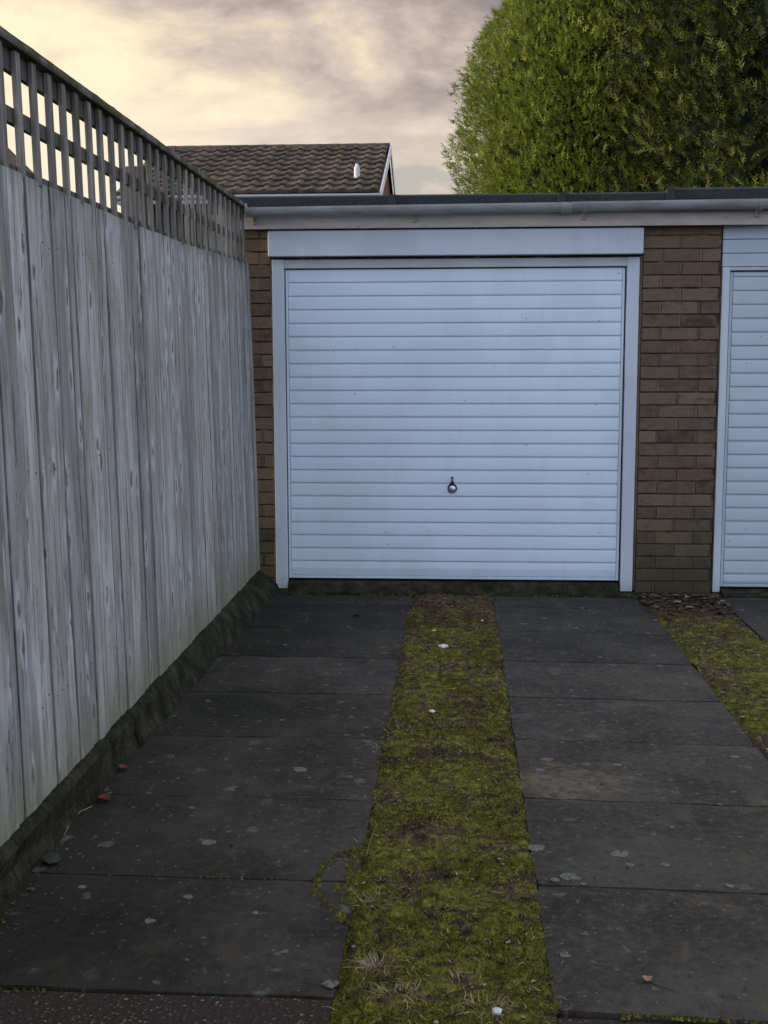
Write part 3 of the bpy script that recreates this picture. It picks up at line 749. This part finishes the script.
# far house: gable towards the lane, a corner shows through the trellis
def far_house():
    pk = at(-45, 98, 49); er = at(30, 172, 49); Y0_, Y1_ = 41., 48.7
    hw = (er.x-pk.x); slope = (pk.z-er.z)/hw; hw = 3.3; ze = pk.z-hw*slope
    h = root('house', (pk.x, 44, 0), 'distant gabled brick house corner glimpsed through the near end of the trellis', 'house')
    a = pk.x
    wl = MB(); wl.add([(a-hw, Y0_, 0), (a+hw, Y0_, 0), (a+hw, Y0_, ze), (a, Y0_, pk.z-.1), (a-hw, Y0_, ze), (a-hw, Y1_, 0), (a+hw, Y1_, 0), (a+hw, Y1_, ze), (a, Y1_, pk.z-.1), (a-hw, Y1_, ze)],
                      [(0, 1, 2, 3, 4), (9, 8, 7, 6, 5), (1, 6, 7, 2), (5, 0, 4, 9)])
    wl.build('wall', M['housebrick'], h)
    sl_ = (pk.z-ze)/hw
    for s in (-1, 1):
        r_ = MB(); r_.add([(a, Y0_-.3, pk.z), (a+s*(hw+.4), Y0_-.3, ze-.4*sl_), (a+s*(hw+.4), Y1_+.3, ze-.4*sl_), (a, Y1_+.3, pk.z), (a, Y0_-.3, pk.z+.12), (a+s*(hw+.4), Y0_-.3, ze-.4*sl_+.12), (a+s*(hw+.4), Y1_+.3, ze-.4*sl_+.12), (a, Y1_+.3, pk.z+.12)],
                          [(0, 1, 2, 3), (7, 6, 5, 4), (0, 4, 5, 1), (1, 5, 6, 2), (2, 6, 7, 3)] if s < 0 else [(3, 2, 1, 0), (4, 5, 6, 7), (1, 5, 4, 0), (2, 6, 5, 1), (3, 7, 6, 2)]); r_.build('roof', M['tile'], h)
        b_ = MB(); b_.add([(a, Y0_-.33, pk.z-.2), (a+s*(hw+.4), Y0_-.33, ze-.4*sl_-.2), (a+s*(hw+.4), Y0_-.33, ze-.4*sl_+.06), (a, Y0_-.33, pk.z+.06), (a, Y0_-.302, pk.z-.2), (a+s*(hw+.4), Y0_-.302, ze-.4*sl_-.2), (a+s*(hw+.4), Y0_-.302, ze-.4*sl_+.06), (a, Y0_-.302, pk.z+.06)],
                          [(0, 1, 2, 3), (7, 6, 5, 4), (0, 4, 5, 1), (3, 2, 6, 7)]); b_.build('barge_board', M['white'], h)
    return h
far_house()

# ================================================================== CONIFERS
def conifer(cx_, cy_, prof, zmax, label, leaf, n_spray, seed, ell=1., size=1., droop=.25, clump=.30, K=8):
    r = np.random.default_rng(seed)
    t = root('conifer_tree', (cx_, cy_, 0), label, 'tree', 'tall conifers behind the garages')
    # trunk and limbs
    tk = MB(); tk.tube([(cx_, cy_, -.1), (cx_+.05, cy_, zmax*.5), (cx_, cy_, zmax*.97)], [.2, .12, .02], 10)
    for _ in range(26):
        z = r.uniform(.6, zmax*.85); a = r.uniform(0, 2*math.pi); rr = float(np.interp(z, *prof))*.75
        tk.tube([(cx_, cy_, z), (cx_+rr*.5*math.cos(a), cy_+rr*.5*math.sin(a)*ell, z+.25), (cx_+rr*math.cos(a), cy_+rr*math.sin(a)*ell, z+.7)], [.045, .03, .01], 6)
    tk.build('trunk', M['bark'], t)
    def surf(z, a):
        base = np.interp(z, *prof)
        lump = 1+.10*(fbm(a*1.9+10, z*1.0, 3, seed)-.5)*2+.06*(fbm(a*6+3, z*2.2, 3, seed+5)-.5)*2
        return base*lump
    # opaque dark core added for shade between fronds, standing for dead inner twigs
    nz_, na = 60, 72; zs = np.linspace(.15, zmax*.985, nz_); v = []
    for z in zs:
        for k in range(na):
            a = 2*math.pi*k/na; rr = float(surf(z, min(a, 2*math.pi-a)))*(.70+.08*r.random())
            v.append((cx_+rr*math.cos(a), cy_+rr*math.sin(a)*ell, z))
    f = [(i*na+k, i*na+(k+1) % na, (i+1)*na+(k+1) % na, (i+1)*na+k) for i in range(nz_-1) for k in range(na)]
    # fronds
    n = n_spray
    zz = r.uniform(.2, zmax, int(n*1.6)); keep = r.random(len(zz)) < np.interp(zz, *prof)/max(prof[1]); zz = zz[keep][:n]; n = len(zz)
    aa = r.uniform(-math.pi, math.pi, n)
    rr = surf(zz, np.abs(aa))*(1-.27*r.random(n)**1.5)
    # clumping in height/azimuth: branch fans give light and dark hollows
    cl = fbm(aa*7+20, zz*3.2, 3, seed+9)
    rr = rr*(1-clump*.53+clump*cl)
    P = np.stack([cx_+rr*np.cos(aa), cy_+rr*np.sin(aa)*ell, zz], 1)
    out = np.stack([np.cos(aa), np.sin(aa), np.zeros(n)], 1)
    upv = np.array([0, 0, 1.])
    d = out*r.uniform(.35, 1.0, n)[:, None]+upv*r.uniform(.1, .95, n)[:, None]+r.normal(size=(n, 3))*.28
    d /= np.linalg.norm(d, axis=1)[:, None]
    side = np.cross(d, r.normal(size=(n, 3))*.8+out); side /= np.linalg.norm(side, axis=1)[:, None]
    nrm = np.cross(side, d)
    Ls = r.uniform(.13, .30, n)*size; tn = r.random(n)
    V = []; T = []
    def blade(base, dr_, ln, wd_, s_):   # thin kite: 4 verts
        a = base; b = base+dr_*ln[:, None]*.45+s_*wd_[:, None]; c = base+dr_*ln[:, None]; e = base+dr_*ln[:, None]*.45-s_*wd_[:, None]
        return np.stack([a, b, c, e], 1)
    dd = lambda u: -upv*droop*(u**2)
    V.append(blade(P, d, Ls, Ls*.045, side)); T.append(tn)
    for k in range(K):
        u = (k+.6)/K; sg = 1 if k % 2 else -1
        base = P+d*(Ls*u)[:, None]
        ld = d*.75+side*sg*(.75-.25*u)+nrm*r.normal(size=(n, 1))*.25+dd(u)
        ld /= np.linalg.norm(ld, axis=1)[:, None]
        ln = Ls*(.50*(1-u*.65))*r.uniform(.7, 1.2, n)
        V.append(blade(base, ld, ln, ln*.13, np.cross(ld, nrm))); T.append(np.clip(tn+.25*(u-.4)+r.normal(size=n)*.1, 0, 1))
    V = np.concatenate(V, 0); T = np.concatenate(T)
    nb = len(V); fc = np.arange(nb*4).reshape(nb, 4)
    cr = raw('crown', V.reshape(-1, 3), fc, leaf, t, T)
    raw('twig_shade_core', np.array(v), f, M['core'], cr)
    return t
conifer(1.95, 17.2, ([0, 1.5, 3, 3.9, 4.85, 5.2, 5.55, 5.95, 6.4, 7.4, 8.6, 9.6], [1.74, 1.82, 1.86, 1.90, 2.02, 1.97, 1.84, 1.54, 1.28, 1.0, .6, .1]), 9.8,
        'bright yellow green clipped conifer, the left one, sunlit on its left side', M['leafA'], 88000, 3, size=.50, K=6)
conifer(4.5, 15.2, ([0, 1.5, 3, 4.5, 6, 7.5, 9, 10.5], [2.5, 2.7, 2.78, 2.75, 2.6, 2.2, 1.4, .1]), 10.5,
        'darker looser conifer with drooping tips, on the right above the brick pier', M['leafB'], 60000, 11, size=.68, droop=.55, clump=.46)

# ================================================================== MOSS STRIPS, GRASS, LITTER
def moss_strip(x0, x1, y0, y1, dens, seed, zb=-.006, litter=True, name='moss'):
    r = np.random.default_rng(seed); st = .011
    nx, ny = int((x1-x0)/st)+1, int((y1-y0)/st)+1
    X, Y = np.meshgrid(np.linspace(x0, x1, nx), np.linspace(y0, y1, ny))
    def H(X, Y):
        e = np.minimum(X-x0, x1-X)
        mound = (fbm(X*9, Y*9, 4, seed)-.45)*.034+(fbm(X*38, Y*38, 3, seed+3)-.5)*.020
        return zb+mound-.014*np.exp(-(e/.02)**2)+.006
    Z = H(X, Y)
    v = np.stack([X.ravel(), Y.ravel(), Z.ravel()], 1)
    i = np.arange(nx-1); j = np.arange(ny-1); I, J = np.meshgrid(i, j); a = (J*nx+I).ravel()
    f = np.stack([a, a+1, a+nx+1, a+nx], 1); tv = .35+.3*r.random(len(f))
    # moss shoots: little 3-sided leaves
    n = int(dens*(x1-x0)*(y1-y0)); px = r.uniform(x0+.004, x1-.004, n); py = y0+(y1-y0)*r.random(n)**1.35
    cov = fbm(px*7, py*7, 4, seed+20); k = r.random(n) < np.clip((cov-.3)*4, .25, 1); px, py = px[k], py[k]; n = len(px)
    pz = H(px, py)-.001; hgt = r.uniform(.002, .009, n); an = r.uniform(0, 6.283, n); wd_ = r.uniform(.0012, .003, n); ln = r.uniform(0, .009, n); an2 = r.uniform(0, 6.283, n)
    A = np.stack([px+np.cos(an)*wd_, py+np.sin(an)*wd_, pz], 1); B = np.stack([px-np.cos(an)*wd_, py-np.sin(an)*wd_, pz], 1)
    Cc = np.stack([px+np.cos(an2)*ln, py+np.sin(an2)*ln, pz+hgt], 1); Dd = Cc+np.stack([np.cos(an), np.sin(an), np.zeros(n)], 1)*wd_[:, None]*.5
    V2 = np.stack([A, B, Cc, Dd], 1).reshape(-1, 3); f2 = np.arange(n*4).reshape(n, 4)[:, [0, 1, 2, 3]]+len(v)
    V = np.concatenate([v, V2]); Fc = np.concatenate([f, f2]); T = np.concatenate([tv, np.clip(r.normal(.6, .28, n), 0, 1)])
    o = raw(name, V, Fc, M['moss'], None, T, kind='stuff'); tag(o, 'yellow green moss and soil strip', 'moss'); return o, H
m1, H1 = moss_strip(-.277, .227, 1.6, 7.30, 60000, 5)
m1['label'] = 'bumpy yellow green moss and bare soil in the strip between the two main paths'
m2, H2 = moss_strip(1.133, 1.597, 1.6, 7.40, 30000, 8)
m2['label'] = 'patchy moss and dry soil strip right of the brick pier path'

def ribbons(r, px, py, pz, ln, rise, wd_, curl, az):
    """thin bent blades: 4 segments each"""
    n = len(px); S = 4; V = np.zeros((n, S+1, 2, 3)); dx, dy = np.cos(az), np.sin(az); cvx = r.normal(size=n)*curl
    x = px.copy(); y = py.copy(); a = az.copy()
    for s in range(S+1):
        u = s/S; z = pz+rise*np.sin(u*math.pi*.75); ww = wd_*(1-u*.8)
        V[:, s, 0] = np.stack([x-np.sin(a)*ww, y+np.cos(a)*ww, z], 1); V[:, s, 1] = np.stack([x+np.sin(a)*ww, y-np.cos(a)*ww, z+ww*.3], 1)
        x = x+np.cos(a)*ln/S; y = y+np.sin(a)*ln/S; a = a+cvx/S
    b = np.arange(n)[:, None]*(S+1)*2; q = []
    for s in range(S): q.append(np.stack([b[:, 0]+s*2, b[:, 0]+s*2+1, b[:, 0]+s*2+3, b[:, 0]+s*2+2], 1))
    return V.reshape(-1, 3), np.concatenate(q), S
def dead_grass(clusters, seed, label):
    r = np.random.default_rng(seed); PX = []; PY = []; AZ = []; LN = []; RS = []; T = []; PZ = []
    for (x, y, rad, n, l0, l1, rs, fan, H) in clusters:
        a = r.uniform(0, 6.283, n); rr = rad*np.sqrt(r.random(n)); X = x+rr*np.cos(a); Y = y+rr*np.sin(a)
        PX.append(X); PY.append(Y); PZ.append((H(X, Y) if H else np.zeros(n))+.004); AZ.append(np.where(r.random(n) < fan, a, r.uniform(0, 6.283, n)))
        LN.append(r.uniform(l0, l1, n)); RS.append(r.uniform(.002, rs, n)); T.append(r.random(n)*.85)
    PX, PY, PZ, AZ, LN, RS, T = map(np.concatenate, (PX, PY, PZ, AZ, LN, RS, T))
    V, Fq, S = ribbons(r, PX, PY, PZ, LN, RS, r.uniform(.0004, .0012, len(PX)), 1.3, AZ)
    o = raw('dead_grass', V, Fq, M['straw'], None, np.tile(T, S), kind='stuff'); tag(o, label, 'grass')
cl = []
r0 = np.random.default_rng(31)
def gp(px, py): p = G(px, py); return p.x, p.y
for (px, py, rad, n, l1) in ((378, 968, .035, 140, .06), (388, 748, .06, 45, .06), (400, 735, .05, 30, .06), (372, 905, .05, 40, .05), (486, 1010, .05, 70, .05), (460, 985, .03, 30, .05), (430, 700, .08, 25, .07), (420, 640, .12, 40, .06), (400, 1000, .05, 60, .05)):
    x, y = gp(px, py); cl.append((x, y, rad, n, .02, l1, .02, .8, H1))
for _ in range(620):
    cl.append((float(np.clip(r0.normal(-.03, .16), -.25, .2)), r0.uniform(2.3, 7.2), .06, int(r0.integers(1, 9)), .006, .038, .006, .1, H1))
dead_grass(cl, 3, 'pale dry grass strands tangled in the central moss strip')
cl = [(r0.uniform(1.16, 1.57), r0.uniform(3, 7.2), .05, int(r0.integers(2, 9)), .02, .07, .012, .3, H2) for _ in range(110)]
dead_grass(cl, 4, 'pale dry grass strands in the right hand moss strip')

def leaf_bits(name, spots, seed, label, mtl=None):
    r = np.random.default_rng(seed); V = []; Fq = []; T = []
    for (x, y, z, s, tv) in spots:
        a = r.uniform(0, 6.283); tilt = r.uniform(-.5, .5); cu = r.uniform(.1, .5); b = len(V)
        el = r.uniform(.35, .75)
        for i in range(5):
            u = i/4*2-1; w_ = math.sqrt(max(0, 1-u*u))*el*s*(1+r.normal()*.12)
            for sd in (-1, 0, 1):
                lx, ly = u*s, sd*w_; lz = cu*(abs(sd)*w_*.8+u*u*s*.4)+ly*tilt*.5
                V.append((x+lx*math.cos(a)-ly*math.sin(a), y+lx*math.sin(a)+ly*math.cos(a), z+lz+abs(tilt)*w_*.5))
        for i in range(4):
            for k in range(2): Fq.append((b+i*3+k, b+i*3+k+1, b+i*3+k+4, b+i*3+k+3)); T.append(tv)
    o = raw(name, np.array(V), Fq, mtl or M['litter'], None, T, smooth=False)
    if label: tag(o, label, 'leaf litter'); o['kind'] = 'stuff'
    return o
sp = []
for _ in range(420):   # drift of leaves in front of the brick pier
    x = r0.uniform(1.10, 1.60); y = 7.30-abs(r0.normal())*.24-(.04 if x < 1.2 else 0)
    if y < 6.6: continue
    sp.append((x, y, .006+r0.random()*.028*max(0, 1-(7.3-y)/.5), r0.uniform(.009, .030), float(np.clip(r0.normal(.28, .28), 0, 1))))
for _ in range(420): sp.append((r0.uniform(1.14, 1.58), r0.uniform(4.2, 6.7), .012, r0.uniform(.005, .014), float(r0.random())))
leaf_bits('leaf_litter', sp, 6, 'drift of dark and brown fallen leaves in front of the brick pier')
sp = []
for _ in range(230): sp.append((r0.uniform(-.26, .21), 7.28-abs(r0.normal())*.45, .008, r0.uniform(.004, .012), float(r0.random())))
for _ in range(1300):
    x = r0.uniform(-.26, .21); y = r0.uniform(2.35, 6.8); sp.append((x, y, float(H1(x, y))+.006, r0.uniform(.0015, .008), float(r0.random())))
leaf_bits('leaf_litter', sp, 7, 'small brown leaf scraps scattered over the central moss strip')
sp = []
for _ in range(170): # scraps on the paths, kerb foot and threshold
    q = r0.random()
    if q < .35: x, y = -1.17+abs(r0.normal())*.06, r0.uniform(2.7, 7.2)
    elif q < .55: x, y = r0.uniform(-1.1, 1.1), 7.31-abs(r0.normal())*.03
    elif q < .8: x, y = r0.uniform(-1.15, -.3), r0.uniform(4.2, 7.2)
    else: x, y = r0.uniform(.25, 1.1), r0.uniform(2.7, 7.2)
    sp.append((x, y, .004, r0.uniform(.003, .010), float(r0.random()*.7)))
leaf_bits('leaf_litter', sp, 9, 'tiny dark leaf crumbs strewn over the paving and along the kerb foot')

# moss in the joints and the lobed moss line on the broken left slab
def moss_clumps(pts, seed, label, hmax=.010):
    r = np.random.default_rng(seed); V = []; Fq = []; T = []
    for (x, y, s) in pts:
        if hmax < .01 and float(fbm(x*3.5, y*3.5, 3, 77)) < .58: continue
        b = len(V); n = 7
        V.append((x, y, .001+s*.35*min(1, hmax/.01)))
        for k in range(n):
            a = 6.283*k/n; q = s*r.uniform(.6, 1.15); V.append((x+q*math.cos(a), y+q*math.sin(a), -.004))
        for k in range(n): Fq.append((b, b+1+k, b+1+(k+1) % n)); T.append(float(r.random()))
        for _ in range(10):
            a, q = r.uniform(0, 6.283), s*math.sqrt(r.random()); px, py = x+q*math.cos(a), y+q*math.sin(a); a2 = r.uniform(0, 6.28); ww = .0014; h_ = r.uniform(.002, .006)
            b = len(V); V += [(px+math.cos(a2)*ww, py+math.sin(a2)*ww, 0), (px-math.cos(a2)*ww, py-math.sin(a2)*ww, 0), (px+r.normal()*.004, py+r.normal()*.004, h_)]
            Fq.append((b, b+1, b+2)); T.append(float(r.random()))
    o = raw('moss', np.array(V), Fq, M['moss'], None, T, kind='stuff'); tag(o, label, 'moss')
def along(px, step, jit, s0, s1, r):
    P = [Vector(gp(*p)) for p in px]; o = []
    for a, b in zip(P[:-1], P[1:]):
        L_ = (b-a).length; n = max(1, int(L_/step))
        for i in range(n): q = a.lerp(b, i/n); o.append((q.x+r.normal()*jit, q.y+r.normal()*jit, r.uniform(s0, s1)))
    return o
pts = along([(366, 850), (345, 852), (328, 862), (317, 876), (316, 893), (325, 905), (340, 915), (352, 925)], .005, .006, .005, .012, r0)
pts += along([(352, 848), (356, 870), (345, 885), (352, 905)], .006, .016, .006, .015, r0)
moss_clumps(pts, 21, 'curved line of moss creeping round the cracked corner of the left path')
pts = along([(0, 990), (333, 994)], .014, .003, .003, .006, r0)+along([(200, 877), (320, 879)], .02, .002, .002, .005, r0)+along([(552, 1011), (767, 1022)], .012, .004, .003, .009, r0)
for _ in range(220): pts.append((-1.19+abs(r0.normal())*.02, r0.uniform(2.7, 7.2), r0.uniform(.003, .008)))
for _ in range(420): pts.append((r0.uniform(-1.1, 1.1), 7.33+r0.normal()*.022, r0.uniform(.004, .012)))
for _ in range(900):
    ed = random.choice((-.276, .226, -.276, .226, 1.132, 1.6)); yy = r0.uniform(2.4, 7.2)
    if float(vn(yy*5, ed*9, 12)) > .45: pts.append((ed+r0.normal()*.007, yy, r0.uniform(.003, .009)))
moss_clumps(pts, 22, 'thin moss growing in the paving joints and along the kerb foot', .007)

# lichen rosettes on the slabs
def lichen():
    r = np.random.default_rng(41); V = []; Fq = []
    L0 = [(570, 877, .030), (555, 880, .014), (583, 884, .008), (620, 854, .030), (536, 848, .028), (630, 865, .013), (665, 865, .014), (617, 765, .016), (640, 775, .010), (565, 955, .014), (730, 886, .014), (540, 770, .02), (150, 921, .016), (188, 897, .014), (82, 887, .013), (187, 960, .006), (330, 984, .022), (208, 842, .024), (255, 913, .010), (285, 952, .010), (192, 808, .012), (282, 720, .012), (285, 645, .012), (660, 666, .016), (690, 672, .01), (600, 657, .012), (655, 620, .014), (590, 610, .01), (735, 757, .018), (560, 705, .012), (300, 770, .03)]
    for (px, py, s) in L0:
        x, y = gp(px, py)
        if -.27 < x < .225: continue
        s *= .85; b = len(V); n = 40; V.append((x, y, .0020)); ph_ = r.random()*50
        rr_ = 1.; 
        for k in range(n):
            a = 6.283*k/n; rr_ = .55+.8*float(fbm(ph_+math.cos(a)*2.2, ph_+math.sin(a)*2.2, 4, 3)); V.append((x+s*rr_*math.cos(a)*1.1, y+s*rr_*math.sin(a), .0017))
        for k in range(n): V.append((V[b+1+k][0], V[b+1+k][1], -.002))
        for k in range(n): Fq.append((b, b+1+k, b+1+(k+1) % n)); Fq.append((b+1+k, b+1+n+k, b+1+n+(k+1) % n, b+1+(k+1) % n))
    o = raw('lichen', np.array(V), Fq, M['lichen'], None, kind='stuff'); tag(o, 'pale grey lichen rosettes dotted over the dark slabs', 'lichen')
lichen()

# single small things
def stone(px, py, s, mtl, label, name='pebble', cat='pebble', z=.006, flat=.55, group=None, seed=0):
    import bmesh
    r = np.random.default_rng(int(px)+seed); bm = bmesh.new(); bmesh.ops.create_icosphere(bm, subdivisions=2, radius=1)
    a = r.uniform(0, 3.14)
    for v in bm.verts:
        k = 1+r.normal()*.10; x, y, zz = v.co*k; x *= 1.25; v.co = Vector((x*math.cos(a)-y*math.sin(a), x*math.sin(a)+y*math.cos(a), zz*flat))*s
    me = bpy.data.meshes.new(name); bm.to_mesh(me); bm.free(); me.materials.append(mtl)
    o = bpy.data.objects.new(name, me); col.objects.link(o); x, y = gp(px, py)
    zz = float(H1(x, y)) if -.27 < x < .22 else 0
    o.location = (x, y, zz+z); tag(o, label, cat, group); return o
PG = 'pale pebbles on the moss'
stone(443, 648, .022, M['stone'], 'largest white pebble near the far end of the moss strip', group=PG)
stone(432, 712, .012, M['stone'], 'white pebble halfway along the moss strip', group=PG, z=.012)
stone(508, 776, .010, M['grey'], 'small grey pebble at the right edge of the moss strip', group=PG)
stone(497, 1018, .011, M['stone'], 'white pebble nearest the camera at the bottom of the moss', group=PG, z=.012)
stone(434, 632, .008, M['stone'], 'tiny white pebble just beyond the largest one', group=PG)
stone(482, 622, .007, M['stone'], 'tiny white pebble by the right slab edge at the far end of the moss', group=PG)
stone(52, 862, .028, M['grey'], 'flat grey concrete chip leaning at the foot of the kerb', 'stone_chip', 'stone', flat=.3, z=.012)
stone(232, 846, .006, M['grey'], 'dark grit lump on the left path beside a slab joint', 'grit', 'stone')
def curled_leaf(px, py, s, mtl, label, a0, stem=None, flip=1):
    x, y = gp(px, py); t = root('dead_leaf', (x, y, .001), label, 'leaf', 'single fallen leaves on the paving')
    V = []; n, m_ = 9, 6
    for i in range(n):
        u = i/(n-1); w_ = math.sin(math.pi*min(1, u*.93+.07))**.7*.42*s*(1+.12*math.sin(u*23))
        for j in range(m_+1):
            q = j/m_*2-1; lx = (u-.5)*s; ly = q*w_; lz = .002+abs(q)**1.5*w_*.75+.10*s*(2*u-1)**2+.02*s*math.sin(u*17+q*5)
            V.append((x+lx*math.cos(a0)-ly*math.sin(a0), y+lx*math.sin(a0)+ly*math.cos(a0), lz+.003))
    f = [(i*(m_+1)+j, i*(m_+1)+j+1, (i+1)*(m_+1)+j+1, (i+1)*(m_+1)+j) for i in range(n-1) for j in range(m_)]
    bl = raw('leaf_blade', np.array(V), f, mtl, t, smooth=True); s_ = bl.modifiers.new('thick', 'SOLIDIFY'); s_.thickness = .0012
    st = MB(); e = stem or (x-math.cos(a0)*s, y-math.sin(a0)*s)
    st.tube([(x-math.cos(a0)*s*.45, y-math.sin(a0)*s*.45, .008), ((x+e[0])/2-.004, (y+e[1])/2-.006, .006), (e[0], e[1], .004)], [.0016, .0012, .001], 5)
    st.build('stem', M['dark'], t)
curled_leaf(122, 771, .045, M['red'], 'crumpled red leaf close to the kerb, the farther of the two red ones', .4)
curled_leaf(104, 802, .050, M['red'], 'crumpled dull red leaf at the kerb foot, the nearer of the two red ones', -.2)
curled_leaf(647, 982, .026, M['tan'], 'small curled tan leaf with a thin dark stem on the right path', 1.5, gp(673, 992))
curled_leaf(357, 617, .040, M['litter'], 'dark brown leaf on the left path near the garage door', .1)
tw = MB(); P = [gp(*p) for p in ((92, 808), (80, 815), (70, 826), (64, 838))]
tw.tube([(x, y, .006+.006*math.sin(i)) for i, (x, y) in enumerate(P)], [.0012, .0014, .0013, .0007], 5, .9)
tag(tw.build('grass_stalk', M['straw']), 'single pale bent grass stalk lying at the foot of the kerb', 'stalk')
tw = MB(); P = [gp(*p) for p in ((366, 858), (371, 845), (376, 832))]
tw.tube([(P[0][0], P[0][1], .004), (P[1][0], P[1][1], .02), (P[2][0], P[2][1], .018)], [.0018, .0015, .0006], 5, 1.)
tag(tw.build('grass_stalk', M['straw']), 'pale green upright grass stalk at the left edge of the central moss', 'stalk')
